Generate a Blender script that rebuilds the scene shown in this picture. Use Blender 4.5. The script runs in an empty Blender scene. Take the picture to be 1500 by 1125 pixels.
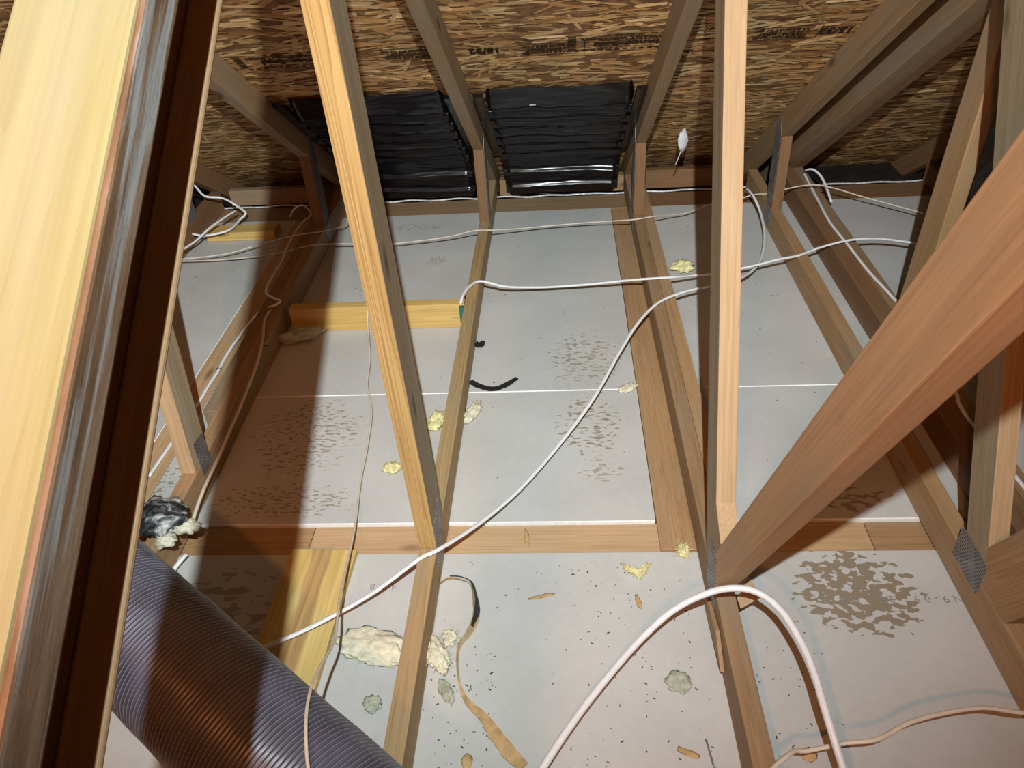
import bpy, bmesh, math, random
import numpy as np
from mathutils import Vector, Matrix, noise

random.seed(7)
rng = np.random.default_rng(11)
S = bpy.context.scene
COL = S.collection

# ------------------------------------------------------------------ camera
cam_d = bpy.data.cameras.new('camera')
cam_d.sensor_fit = 'HORIZONTAL'; cam_d.sensor_width = 36.0
cam_d.lens = 36.0 * 1128.4857 / 1500.0
cam_d.clip_start = 0.01
cam = bpy.data.objects.new('camera', cam_d)
COL.objects.link(cam)
_rx, _ry, _rz = 0.6311, -0.0749, -0.0882
_f = Vector((math.sin(_rz) * math.cos(_rx), math.cos(_rz) * math.cos(_rx), -math.sin(_rx)))
_r0 = Vector((math.cos(_rz), -math.sin(_rz), 0)); _u0 = _r0.cross(_f)
_c, _s = math.cos(_ry), math.sin(_ry)
_r = _r0 * _c + _u0 * _s; _u = _u0 * _c - _r0 * _s
cam.matrix_world = Matrix(((_r.x, _u.x, -_f.x, 0.3068), (_r.y, _u.y, -_f.y, 0.0), (_r.z, _u.z, -_f.z, 1.3455), (0, 0, 0, 1)))
S.camera = cam

# ------------------------------------------------------------------ world, lights, exposure
w = bpy.data.worlds.new('attic_dark'); S.world = w; w.use_nodes = True
w.node_tree.nodes['Background'].inputs[0].default_value = (0.75, 0.8, 1.0, 1)
w.node_tree.nodes['Background'].inputs[1].default_value = 0.004
S.view_settings.view_transform = 'Standard'; S.view_settings.look = 'None'
S.view_settings.gamma = 1.0; S.view_settings.use_curve_mapping = False
S.view_settings.exposure = 0.0

def spot(name, loc, target, power, color, size, blend, radius):
    d = bpy.data.lights.new(name, 'SPOT'); d.energy = power; d.color = color
    d.spot_size = math.radians(size); d.spot_blend = blend; d.shadow_soft_size = radius
    o = bpy.data.objects.new(name, d); COL.objects.link(o); o.location = loc
    o.rotation_euler = (Vector(target) - Vector(loc)).to_track_quat('-Z', 'Y').to_euler()
    return o
head = spot('headlamp', (0.323, -0.142, 1.772), (-0.22, 3.0, 0.0), 765, (0.93, 1.0, 0.98), 106, 1.0, 0.008)
head.data.use_nodes = True                                # falloff softened so close surfaces do not burn out, not inverse-square
_nt = head.data.node_tree; _fo = _nt.nodes.new('ShaderNodeLightFalloff')
_fo.inputs['Strength'].default_value = 1.0; _fo.inputs['Smooth'].default_value = 9.0
_nt.links.new(_fo.outputs['Quadratic'], _nt.nodes['Emission'].inputs['Strength'])
ld = bpy.data.lights.new('warm_work_lamp', 'POINT'); ld.energy = 50; ld.color = (1.0, 0.33, 0.10); ld.shadow_soft_size = 0.04
lo = bpy.data.objects.new('warm_work_lamp', ld); COL.objects.link(lo); lo.location = (-0.02, -0.75, 1.72)

# ------------------------------------------------------------------ node helpers
def new_mat(name):
    m = bpy.data.materials.new(name); m.use_nodes = True
    nt = m.node_tree; b = nt.nodes['Principled BSDF']
    return m, nt, b
def N(nt, t, **kw):
    n = nt.nodes.new(t)
    for k, v in kw.items(): setattr(n, k, v)
    return n
def L(nt, a, b): nt.links.new(a, b)
def ramp(nt, fac, stops):
    r = N(nt, 'ShaderNodeValToRGB'); e = r.color_ramp.elements
    while len(e) < len(stops): e.new(0.5)
    for i, (p, c) in enumerate(stops):
        e[i].position = p; e[i].color = (*c, 1)
    L(nt, fac, r.inputs[0]); return r.outputs[0]
def math_n(nt, op, a, b=None, c=None):
    n = N(nt, 'ShaderNodeMath', operation=op)
    for i, x in enumerate((a, b, c)):
        if x is None: continue
        if isinstance(x, (int, float)): n.inputs[i].default_value = x
        else: L(nt, x, n.inputs[i])
    return n.outputs[0]
def mixc(nt, fac, a, b, mode='MIX'):
    n = N(nt, 'ShaderNodeMix', data_type='RGBA', blend_type=mode)
    for s, x in ((0, fac), (6, a), (7, b)):
        if isinstance(x, (int, float)): n.inputs[s].default_value = x
        elif isinstance(x, tuple): n.inputs[s].default_value = (*x, 1)
        else: L(nt, x, n.inputs[s])
    return n.outputs[2]
def objcoord(nt, scale, rnd=True):
    tc = N(nt, 'ShaderNodeTexCoord'); v = tc.outputs['Object']
    if rnd:
        oi = N(nt, 'ShaderNodeObjectInfo')
        a = N(nt, 'ShaderNodeVectorMath', operation='ADD')
        m = N(nt, 'ShaderNodeVectorMath', operation='SCALE'); m.inputs[0].default_value = (13.1, 7.7, 5.3)
        L(nt, oi.outputs['Random'], m.inputs['Scale']); L(nt, v, a.inputs[0]); L(nt, m.outputs[0], a.inputs[1]); v = a.outputs[0]
    mp = N(nt, 'ShaderNodeMapping'); mp.inputs['Scale'].default_value = scale
    L(nt, v, mp.inputs[0]); return mp.outputs[0]
def noise_n(nt, vec, scale, detail=4, rough=0.55, dist=0.0):
    n = N(nt, 'ShaderNodeTexNoise'); n.inputs['Scale'].default_value = scale; n.inputs['Detail'].default_value = detail
    n.inputs['Roughness'].default_value = rough; n.inputs['Distortion'].default_value = dist
    L(nt, vec, n.inputs['Vector']); return n.outputs['Fac']
def bump(nt, b, h, strength, dist=0.002):
    n = N(nt, 'ShaderNodeBump'); n.inputs['Strength'].default_value = strength; n.inputs['Distance'].default_value = dist
    L(nt, h, n.inputs['Height']); L(nt, n.outputs[0], b.inputs['Normal'])

def wood(name, light, mid, dark, ring=0.5, grey=None, rough=0.7):
    """lumber: long grain along local X, growth rings, fibres, knots, patchy weathering"""
    m, nt, b = new_mat(name)
    vc = objcoord(nt, (0.32, 13.0, 13.0))
    n1 = noise_n(nt, vc, 1.5, 3, 0.42, 0.35)
    rings = math_n(nt, 'FRACT', math_n(nt, 'MULTIPLY', n1, 24.0))
    rings = math_n(nt, 'POWER', rings, 2.2)
    vf = objcoord(nt, (3.0, 140.0, 140.0)); fib = noise_n(nt, vf, 1.0, 3, 0.6)
    vp = objcoord(nt, (1.5, 7.0, 7.0)); patch = noise_n(nt, vp, 1.0, 3, 0.55)
    base = ramp(nt, patch, [(0.3, mid), (0.62, light)])
    c = mixc(nt, math_n(nt, 'MULTIPLY', rings, ring), base, dark)
    c = mixc(nt, 0.35, c, ramp(nt, fib, [(0.3, tuple(x * 0.62 for x in mid)), (0.65, light)]), 'MIX')
    if grey:
        vg = objcoord(nt, (2.2, 10.0, 10.0)); g = noise_n(nt, vg, 1.0, 5, 0.6)
        c = mixc(nt, math_n(nt, 'MULTIPLY', ramp(nt, g, [(0.45, (0, 0, 0)), (0.65, (1, 1, 1))]), 0.6), c, grey)
    vk = objcoord(nt, (2.6, 8.0, 8.0)); vo = N(nt, 'ShaderNodeTexVoronoi'); vo.inputs['Scale'].default_value = 1.0
    L(nt, vk, vo.inputs['Vector'])
    kn = ramp(nt, vo.outputs['Distance'], [(0.045, (1, 1, 1)), (0.12, (0, 0, 0))])
    c = mixc(nt, math_n(nt, 'MULTIPLY', kn, 0.75), c, tuple(x * 0.45 for x in dark))
    L(nt, c, b.inputs['Base Color']); b.inputs['Roughness'].default_value = rough
    b.inputs['Specular IOR Level'].default_value = 0.25
    h = math_n(nt, 'ADD', math_n(nt, 'MULTIPLY', fib, 0.6), math_n(nt, 'MULTIPLY', rings, -0.4))
    bump(nt, b, h, 0.35, 0.0015)
    return m

M = {}
M['pine'] = wood('pine_golden', (0.62, 0.42, 0.175), (0.52, 0.325, 0.12), (0.24, 0.105, 0.03), 0.75)
M['pale'] = wood('pine_pale', (0.58, 0.40, 0.235), (0.48, 0.31, 0.165), (0.32, 0.18, 0.085), 0.35)
M['cream'] = wood('spruce_cream', (0.46, 0.44, 0.235), (0.40, 0.37, 0.165), (0.33, 0.26, 0.10), 0.35, (0.38, 0.37, 0.28))
M['tan'] = wood('lumber_tan', (0.46, 0.29, 0.15), (0.36, 0.21, 0.10), (0.20, 0.10, 0.045), 0.5, (0.33, 0.25, 0.17))
M['weather'] = wood('lumber_weathered', (0.37, 0.235, 0.125), (0.27, 0.165, 0.085), (0.13, 0.07, 0.032), 0.5, (0.27, 0.22, 0.16))
M['rust'] = wood('lumber_brown', (0.27, 0.15, 0.075), (0.21, 0.11, 0.055), (0.12, 0.055, 0.025), 0.35)
M['diag'] = wood('lumber_diagonal', (0.66, 0.42, 0.23), (0.54, 0.33, 0.17), (0.34, 0.18, 0.08), 0.35, (0.44, 0.33, 0.22))
def m_bark():
    m, nt, b = new_mat('bark_edge_wood')
    v = objcoord(nt, (9, 60, 60), False); n = noise_n(nt, v, 1.0, 5, 0.6)
    v2 = objcoord(nt, (4, 40, 90), False); n2 = noise_n(nt, v2, 1.0, 4, 0.6)
    c = ramp(nt, n, [(0.3, (0.10, 0.055, 0.03)), (0.5, (0.23, 0.14, 0.075)), (0.62, (0.30, 0.21, 0.14))])
    c = mixc(nt, ramp(nt, n2, [(0.52, (0, 0, 0)), (0.60, (1, 1, 1))]), c, (0.40, 0.42, 0.42))
    L(nt, c, b.inputs['Base Color']); b.inputs['Roughness'].default_value = 0.85; bump(nt, b, n, 0.6, 0.002); return m
M['bark'] = m_bark()
M['greyed'] = wood('lumber_greyed_face', (0.40, 0.31, 0.20), (0.31, 0.235, 0.145), (0.18, 0.12, 0.07), 0.45, (0.33, 0.30, 0.22))
M['chord'] = wood('lumber_golden_grey', (0.52, 0.35, 0.165), (0.42, 0.265, 0.115), (0.20, 0.10, 0.035), 0.7, (0.34, 0.27, 0.18))
M['yellow'] = wood('plank_yellow', (0.70, 0.50, 0.19), (0.60, 0.39, 0.12), (0.36, 0.19, 0.05), 0.5)
M['brownstrip'] = wood('plank_heartwood', (0.46, 0.27, 0.10), (0.37, 0.20, 0.07), (0.20, 0.09, 0.03), 0.7)

def m_plank():
    m, nt, b = new_mat('plank_with_heart'); tc = N(nt, 'ShaderNodeTexCoord'); P = tc.outputs['Object']
    sep = N(nt, 'ShaderNodeSeparateXYZ'); L(nt, P, sep.inputs[0])
    v1 = objcoord(nt, (5, 3, 3), False); wv = noise_n(nt, v1, 1.0, 2)
    v2 = objcoord(nt, (1.0, 26, 26), False); g = noise_n(nt, v2, 1.5, 3, 0.5, 1.2)
    v3 = objcoord(nt, (3, 150, 150), False); f = noise_n(nt, v3, 1.0, 3)
    y = math_n(nt, 'ADD', sep.outputs[2], math_n(nt, 'MULTIPLY', math_n(nt, 'SUBTRACT', wv, 0.5), 0.05))
    d = math_n(nt, 'ABSOLUTE', y)
    k = ramp(nt, d, [(0.020, (1, 1, 1)), (0.026, (0, 0, 0))])
    yel = ramp(nt, g, [(0.42, (0.60, 0.42, 0.12)), (0.6, (0.72, 0.55, 0.22))]); br = ramp(nt, g, [(0.4, (0.33, 0.19, 0.07)), (0.6, (0.50, 0.30, 0.12))])
    c = mixc(nt, k, yel, br); c = mixc(nt, 0.25, c, ramp(nt, f, [(0.3, (0.3, 0.18, 0.06)), (0.7, (0.75, 0.58, 0.28))]))
    L(nt, c, b.inputs['Base Color']); b.inputs['Roughness'].default_value = 0.7; bump(nt, b, f, 0.3, 0.001); return m
M['plank'] = m_plank()
def plain(name, col, rough=0.6, metal=0.0, spec=0.4, nscale=0, namt=0.2, bmp=0.0):
    m, nt, b = new_mat(name)
    b.inputs['Roughness'].default_value = rough; b.inputs['Metallic'].default_value = metal
    b.inputs['Specular IOR Level'].default_value = spec
    if nscale:
        v = objcoord(nt, (1, 1, 1)); n = noise_n(nt, v, nscale, 5)
        c = ramp(nt, n, [(0.3, tuple(x * (1 - namt) for x in col)), (0.7, tuple(min(1, x * (1 + namt)) for x in col))])
        L(nt, c, b.inputs['Base Color'])
        if bmp: bump(nt, b, n, bmp, 0.003)
    else: b.inputs['Base Color'].default_value = (*col, 1)
    return m
M['cable'] = plain('cable_white', (0.78, 0.79, 0.82), 0.4, 0, 0.4, 60, 0.06)
M['cable2'] = plain('cable_cream', (0.66, 0.58, 0.48), 0.45, 0, 0.4, 60, 0.08)
M['gypsum'] = plain('gypsum_edge', (0.85, 0.85, 0.85), 0.9, 0, 0.1, 90, 0.08)
M['black'] = plain('black_plastic', (0.004, 0.004, 0.0055), 0.24, 0, 0.5)
M['tape'] = plain('black_tape', (0.02, 0.02, 0.022), 0.5, 0, 0.4, 80, 0.4, 0.4)
M['duct'] = plain('duct_jacket', (0.070, 0.075, 0.115), 0.38, 0, 0.6, 14, 0.35, 0.25)
M['wire'] = plain('duct_ridge_glint', (0.25, 0.25, 0.28), 0.35, 0.2, 0.5)  # pale grey that stands for highlights on the black duct ridges
M['fluff'] = plain('insulation_yellow', (0.72, 0.68, 0.36), 1.0, 0, 0.05, 70, 0.3, 0.9)
M['fluffpale'] = plain('insulation_pale', (0.68, 0.66, 0.52), 1.0, 0, 0.05, 70, 0.25, 0.9)
M['fluffgrey'] = plain('insulation_grey', (0.40, 0.42, 0.34), 1.0, 0, 0.05, 70, 0.3, 0.9)
M['chip'] = plain('wood_chip', (0.50, 0.33, 0.16), 0.85, 0, 0.2, 50, 0.3)
M['white'] = plain('white_scrap', (0.62, 0.62, 0.66), 0.7, 0, 0.3, 40, 0.1)
M['debris'] = plain('dark_specks', (0.07, 0.055, 0.04), 0.9, 0, 0.2)
M['ink'] = plain('black_ink', (0.035, 0.022, 0.014), 0.8, 0, 0.1, 130, 0.5)
M['inkgrey'] = plain('grey_ink', (0.26, 0.26, 0.27), 0.8, 0, 0.1, 200, 0.35)
M['paper'] = plain('kraft_paper', (0.46, 0.34, 0.20), 0.8, 0, 0.2, 40, 0.2)
M['foil'] = plain('vapour_barrier', (0.62, 0.64, 0.68), 0.15, 0.0, 0.9, 60, 0.3, 0.8)
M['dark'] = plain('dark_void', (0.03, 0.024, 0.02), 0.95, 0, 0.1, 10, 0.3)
M['green'] = plain('green_wrap', (0.03, 0.16, 0.13), 0.5)

def m_plate():
    m, nt, b = new_mat('galvanized_plate')
    tc = N(nt, 'ShaderNodeTexCoord'); br = N(nt, 'ShaderNodeTexBrick')
    br.inputs['Scale'].default_value = 1.0; br.inputs['Brick Width'].default_value = 0.0085; br.inputs['Row Height'].default_value = 0.0065
    br.inputs['Mortar Size'].default_value = 0.0022; br.inputs['Mortar Smooth'].default_value = 0.2
    mp = N(nt, 'ShaderNodeMapping'); mp.inputs['Rotation'].default_value = (0, math.radians(90), 0)
    mp2 = N(nt, 'ShaderNodeMapping'); mp2.inputs['Rotation'].default_value = (0, 0, math.radians(90))
    L(nt, tc.outputs['Object'], mp.inputs[0]); L(nt, mp.outputs[0], mp2.inputs[0]); L(nt, mp2.outputs[0], br.inputs['Vector'])
    n = noise_n(nt, tc.outputs['Object'], 30, 4)
    base = ramp(nt, n, [(0.3, (0.20, 0.20, 0.21)), (0.7, (0.36, 0.36, 0.37))])
    c = mixc(nt, br.outputs['Fac'], (0.05, 0.05, 0.055), base)
    L(nt, c, b.inputs['Base Color']); b.inputs['Metallic'].default_value = 0.55; b.inputs['Roughness'].default_value = 0.5
    bump(nt, b, br.outputs['Fac'], 0.6, 0.001)
    return m
M['plate'] = m_plate()

def m_drywall():
    """grey face paper, faint smears, fly specks and brown scuffed patches at fixed spots on the boards"""
    m, nt, b = new_mat('drywall_paper')
    tc = N(nt, 'ShaderNodeTexCoord'); P = tc.outputs['Object']
    n = noise_n(nt, P, 3.5, 4); fine = noise_n(nt, P, 60, 3)
    c = ramp(nt, n, [(0.3, (0.47, 0.475, 0.47)), (0.7, (0.56, 0.565, 0.56))])
    c = mixc(nt, 0.12, c, ramp(nt, fine, [(0.3, (0.4, 0.4, 0.4)), (0.7, (0.65, 0.65, 0.65))]))
    # (cx, cy, rx, ry, threshold, strength): each a scuffed patch on the paper
    spots = [(0.90, 1.075, 0.125, 0.115, 0.425, 1.0, 42, 1.5), (0.36, 1.96, 0.13, 0.17, 0.555, 0.8, 46, 2.4), (0.365, 1.64, 0.10, 0.15, 0.545, 0.9, 44, 2.6), (0.39, 1.45, 0.07, 0.05, 0.55, 0.7, 50, 2.6),
             (-0.42, 1.62, 0.17, 0.20, 0.545, 0.8, 52, 2.6), (-0.42, 1.36, 0.22, 0.07, 0.54, 0.8, 52, 2.6), (-0.45, 1.02, 0.14, 0.13, 0.50, 0.7, 30, 2.0),
             (0.93, 1.34, 0.16, 0.05, 0.50, 0.8, 34, 2.0), (-0.76, 1.30, 0.10, 0.25, 0.55, 0.8, 50, 2.0), (-0.18, 2.65, 0.05, 0.05, 0.50, 0.6, 90, 2.0), (-0.38, 2.42, 0.10, 0.07, 0.57, 0.7, 60, 2.0), (-0.30, 2.95, 0.14, 0.05, 0.56, 0.8, 70, 2.0)]
    sep = N(nt, 'ShaderNodeSeparateXYZ'); L(nt, P, sep.inputs[0])
    for cx, cy, rx, ry, th, st, sc, asp in spots:
        dx = math_n(nt, 'DIVIDE', math_n(nt, 'SUBTRACT', sep.outputs[0], cx), rx)
        dy = math_n(nt, 'DIVIDE', math_n(nt, 'SUBTRACT', sep.outputs[1], cy), ry)
        r2 = math_n(nt, 'ADD', math_n(nt, 'MULTIPLY', dx, dx), math_n(nt, 'MULTIPLY', dy, dy))
        mp = N(nt, 'ShaderNodeMapping'); mp.inputs['Scale'].default_value = (1, asp, 1); mp.inputs['Location'].default_value = (cx * 9, cy * 3, 0)
        L(nt, P, mp.inputs[0])
        nn = noise_n(nt, mp.outputs[0], sc, 2, 0.45, 0.4)
        t = math_n(nt, 'SUBTRACT', nn, math_n(nt, 'ADD', th, math_n(nt, 'MULTIPLY', math_n(nt, 'POWER', r2, 2.0), 0.16)))
        k = math_n(nt, 'MULTIPLY', t, 60.0); k.node.use_clamp = True
        c = mixc(nt, math_n(nt, 'MULTIPLY', k, st), c, (0.27, 0.225, 0.165))
    # specks
    vo = N(nt, 'ShaderNodeTexVoronoi'); vo.inputs['Scale'].default_value = 9.0; L(nt, P, vo.inputs['Vector'])
    sp = ramp(nt, vo.outputs['Distance'], [(0.012, (1, 1, 1)), (0.03, (0, 0, 0))])
    c = mixc(nt, math_n(nt, 'MULTIPLY', sp, 0.8), c, (0.06, 0.05, 0.04))
    L(nt, c, b.inputs['Base Color']); b.inputs['Roughness'].default_value = 0.75; b.inputs['Specular IOR Level'].default_value = 0.25
    bump(nt, b, fine, 0.08, 0.001)
    return m
M['drywall'] = m_drywall()

def m_osb():
    m, nt, b = new_mat('osb_strands')
    at = N(nt, 'ShaderNodeVertexColor'); at.layer_name = 'Col'
    tc = N(nt, 'ShaderNodeTexCoord')
    mp = N(nt, 'ShaderNodeMapping'); mp.inputs['Scale'].default_value = (8, 120, 120); L(nt, tc.outputs['Object'], mp.inputs[0])
    n = noise_n(nt, mp.outputs[0], 1.0, 3)
    c = mixc(nt, 0.6, at.outputs[0], ramp(nt, n, [(0.3, (0.35, 0.35, 0.35)), (0.7, (1.0, 1.0, 1.0))]), 'MULTIPLY')
    L(nt, c, b.inputs['Base Color']); b.inputs['Roughness'].default_value = 0.6; b.inputs['Specular IOR Level'].default_value = 0.35
    return m
M['osb'] = m_osb()
M['osbbase'] = plain('osb_base', (0.20, 0.105, 0.045), 0.8, 0, 0.2, 30, 0.5, 0.6)

# ------------------------------------------------------------------ object helpers
def tag(o, label=None, cat=None, group=None, kind=None):
    if label: o['label'] = label
    if cat: o['category'] = cat
    if group: o['group'] = group
    if kind: o['kind'] = kind
    return o
def empty(name, loc, rz=0.0):
    o = bpy.data.objects.new(name, None); COL.objects.link(o); o.location = loc; o.rotation_euler = (0, 0, rz)
    o.empty_display_size = 0.05
    return o
def link(name, me, mat, parent=None, loc=None, mats=None):
    o = bpy.data.objects.new(name, me); COL.objects.link(o)
    for mm in (mats or [mat]): me.materials.append(mm)
    if parent is not None: o.parent = parent
    if loc is not None: o.location = loc
    return o
def from_bm(name, bm, mat, parent=None, M4=None, smooth=False, mats=None):
    me = bpy.data.meshes.new(name); bm.normal_update(); bm.to_mesh(me); bm.free()
    if smooth:
        for p in me.polygons: p.use_smooth = True
    o = link(name, me, mat, parent, mats=mats)
    if M4 is not None: o.matrix_local = M4
    return o
def bevel_all(bm, w=0.002, seg=2):
    bmesh.ops.bevel(bm, geom=bm.edges[:], offset=w, offset_type='OFFSET', segments=seg, affect='EDGES', profile=0.6)
def prism(name, x0, x1, poly, d, mat, parent=None, bev=0.0022, wob=0.0):
    """board in a plane x = const: polygon of (y, z) points extruded from x0 to x1; local X runs along d = (dy, dz)"""
    dv = Vector((0, d[0], d[1])).normalized(); yv = Vector((1, 0, 0)); zv = dv.cross(yv)
    c = Vector(((x0 + x1) / 2, sum(p[0] for p in poly) / len(poly), sum(p[1] for p in poly) / len(poly)))
    bm = bmesh.new(); A = []; B = []
    for y, z in poly:
        for x, lst in ((x0, A), (x1, B)):
            q = Vector((x, y, z)) - c
            lst.append(bm.verts.new((q.dot(dv), q.dot(yv), q.dot(zv))))
    n = len(poly)
    bm.faces.new(A); bm.faces.new(B[::-1])
    for i in range(n): bm.faces.new((A[i], B[i], B[(i + 1) % n], A[(i + 1) % n]))
    bmesh.ops.recalc_face_normals(bm, faces=bm.faces[:])
    if bev: bevel_all(bm, bev)
    M4 = Matrix(((dv.x, yv.x, zv.x, c.x), (dv.y, yv.y, zv.y, c.y), (dv.z, yv.z, zv.z, c.z), (0, 0, 0, 1)))
    return from_bm(name, bm, mat, parent, M4)
def box(name, lo, hi, mat, parent=None, axis=0, bev=0.002, mats=None):
    """axis = world axis the grain follows"""
    lo = Vector(lo); hi = Vector(hi); c = (lo + hi) / 2; s = hi - lo
    ax = [Vector((1, 0, 0)), Vector((0, 1, 0)), Vector((0, 0, 1))]
    X = ax[axis]; Y = ax[(axis + 1) % 3]; Z = ax[(axis + 2) % 3]
    dims = (s[axis], s[(axis + 1) % 3], s[(axis + 2) % 3])
    bm = bmesh.new(); bmesh.ops.create_cube(bm, size=1.0)
    for v in bm.verts: v.co = Vector((v.co.x * dims[0], v.co.y * dims[1], v.co.z * dims[2]))
    if bev: bevel_all(bm, min(bev, min(dims) * 0.3))
    M4 = Matrix(((X.x, Y.x, Z.x, c.x), (X.y, Y.y, Z.y, c.y), (X.z, Y.z, Z.z, c.z), (0, 0, 0, 1)))
    return from_bm(name, bm, mat, parent, M4, mats=mats)
def web(name, x0, x1, a, b, width, mat, parent=None, t0=None, t1=None):
    """straight truss web from a to b ((y, z) centre points) of given depth"""
    d = Vector((b[0] - a[0], b[1] - a[1])).normalized(); n = Vector((-d.y, d.x)) * (width / 2)
    A = Vector(a); B = Vector(b)
    poly = [tuple(A + n), tuple(B + n), tuple(B - n), tuple(A - n)]
    if t0: poly = [t0[0], poly[1], poly[2], t0[1]]
    return prism(name, x0, x1, poly, (d.x, d.y), mat, parent)
def plate(name, x, side, poly, parent, mat=None):
    """thin toothed steel plate on the face at x, facing side (+1 or -1)"""
    c = Vector((x + side * 0.0007, sum(p[0] for p in poly) / len(poly), sum(p[1] for p in poly) / len(poly)))
    bm = bmesh.new(); A = [bm.verts.new((-0.0006, p[0] - c.y, p[1] - c.z)) for p in poly]; B = [bm.verts.new((0.0006, p[0] - c.y, p[1] - c.z)) for p in poly]
    n = len(poly); bm.faces.new(A); bm.faces.new(B[::-1])
    for i in range(n): bm.faces.new((A[i], B[i], B[(i + 1) % n], A[(i + 1) % n]))
    bmesh.ops.recalc_face_normals(bm, faces=bm.faces[:])
    return from_bm(name, bm, mat or M['plate'], parent, Matrix.Translation(c))

def spline(pts, step=0.012):
    P = [np.array(p, float) for p in pts]; P = [2 * P[0] - P[1]] + P + [2 * P[-1] - P[-2]]
    out = []
    for i in range(1, len(P) - 2):
        L_ = np.linalg.norm(P[i + 1] - P[i]); n = max(2, int(L_ / step))
        for k in range(n):
            t = k / n
            out.append(0.5 * ((2 * P[i]) + (-P[i - 1] + P[i + 1]) * t + (2 * P[i - 1] - 5 * P[i] + 4 * P[i + 1] - P[i + 2]) * t * t + (-P[i - 1] + 3 * P[i] - 3 * P[i + 1] + P[i + 2]) * t ** 3))
    out.append(P[-2]); return np.array(out)
def tube_mesh(name, pts, rad, sides=8, flat=1.0):
    pts = np.asarray(pts); n = len(pts)
    T = np.gradient(pts, axis=0); T /= np.linalg.norm(T, axis=1)[:, None] + 1e-12
    up = np.array([0, 0, 1.0]); V = []; prev = None
    rads = np.full(n, rad) if np.isscalar(rad) else np.asarray(rad)
    for i in range(n):
        a = np.cross(T[i], up)
        if np.linalg.norm(a) < 1e-3: a = prev if prev is not None else np.array([1.0, 0, 0])
        a /= np.linalg.norm(a); prev = a; b = np.cross(a, T[i])
        for k in range(sides):
            th = 2 * math.pi * k / sides
            V.append(pts[i] + rads[i] * (math.cos(th) * a + flat * math.sin(th) * b))
    F = []
    for i in range(n - 1):
        for k in range(sides):
            F.append((i * sides + k, i * sides + (k + 1) % sides, (i + 1) * sides + (k + 1) % sides, (i + 1) * sides + k))
    F.append(tuple(range(sides))[::-1]); F.append(tuple((n - 1) * sides + k for k in range(sides)))
    me = bpy.data.meshes.new(name); me.from_pydata([tuple(v) for v in V], [], F)
    for p in me.polygons: p.use_smooth = True
    return me
def cable(name, pts, rad, mat, label, cat='cable', group=None, flat=0.72, parent=None):
    sp = spline(pts); c = np.array([sp[0][0], sp[0][1], sp[0][2]])
    o = link(name, tube_mesh(name, sp - c, rad, 8, flat), mat, parent, tuple(c))
    if label: tag(o, label, cat, group)
    return o
def lump(name, loc, size, mat, seed=0, rough=0.45, sub=4, rz=0.0, freq=2.2, shape=None):
    bm = bmesh.new(); bmesh.ops.create_icosphere(bm, subdivisions=sub, radius=1.0)
    for v in bm.verts:
        p = v.co.copy(); o = Vector((seed * 3.7, seed * 1.3, seed * 2.1))
        k = 1 + rough * noise.fractal(p * freq + o, 1.0, 2.0, 3) + 0.10 * noise.noise(p * 8 + o)
        q = p * k
        if shape: q = shape(q)
        v.co = Vector((q.x * size[0], q.y * size[1], q.z * size[2]))
    zmin = min(v.co.z for v in bm.verts)
    for v in bm.verts: v.co.z -= zmin
    return from_bm(name, bm, mat, None, Matrix.Translation(loc) @ Matrix.Rotation(rz, 4, 'Z'), smooth=True)

# ------------------------------------------------------------------ roof line
PITCH = 0.675
def zu(y): return 0.387 + PITCH * (2.77 - y)      # underside of the top chords
def zr(y): return zu(y) + 0.107                   # underside of the roof sheathing
RIDGE = -1.6
SL = math.hypot(1, PITCH); TD = Vector((0, 1 / SL, -PITCH / SL)); TN = Vector((0, -PITCH / SL, -1 / SL))  # down-slope, inward normal

# ------------------------------------------------------------------ floor: drywall boards and wall plates
floor = box('floor', (-2.6, -2.6, -0.16), (3.0, 3.9, -0.06), M['dark'], bev=0)
tag(floor, kind='structure')
def panel(x0, x1, y0, y1):
    bm = bmesh.new(); bmesh.ops.create_cube(bm, size=1.0)
    for v in bm.verts:
        v.co = Vector(((x0 + x1) / 2 + v.co.x * (x1 - x0), (y0 + y1) / 2 + v.co.y * (y1 - y0), -0.008 + v.co.z * 0.016))
    bmesh.ops.bevel(bm, geom=bm.edges[:], offset=0.0015, segments=1, affect='EDGES')
    bm.normal_update()
    for f in bm.faces: f.material_index = 0 if f.normal.z > 0.9 else 1
    o = from_bm('drywall_panel', bm, M['drywall'], floor, mats=[M['drywall'], M['gypsum']])
    o.matrix_parent_inverse = floor.matrix_world.inverted(); return o
bpy.context.view_layer.update()
G = 0.0012
for xa, xb in ((-2.5, -0.852), (-0.768, 0.507), (0.597, 2.9)):
    panel(xa, xb, 1.279, 1.796 - G); panel(xa, xb, 1.796 + G, 3.075)
panel(-2.5, 2.9, -2.5, 1.184)
def tplate(lo, hi, axis, mat, **kw):
    o = box('top_plate', lo, hi, mat, floor, axis, **kw); o.matrix_parent_inverse = floor.matrix_world.inverted(); return o
tplate((-2.5, 1.187, -0.046), (-0.309, 1.2755, -0.0075), 0, M['tan'])
tplate((-0.307, 1.187, -0.046), (0.98, 1.2755, -0.0075), 0, M['pale'])
tplate((0.982, 1.187, -0.046), (2.9, 1.2755, -0.0075), 0, M['tan'])
tplate((0.509, 1.19, -0.037), (0.595, 3.06, 0.0008), 1, M['tan'])
tplate((-0.850, 1.19, -0.037), (-0.770, 3.06, 0.0008), 1, M['pale'])
tplate((-2.5, 3.080, -0.04), (0.585, 3.222, -0.002), 0, M['weather'])
tplate((0.587, 3.080, -0.04), (2.9, 3.222, -0.002), 0, M['rust'])
vb = [(x, 3.225 + 0.004 * math.sin(x * 31), 0.004 + 0.004 * noise.noise(Vector((x * 9, 0, 0)))) for x in np.linspace(-2.4, 2.8, 260)]
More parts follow.
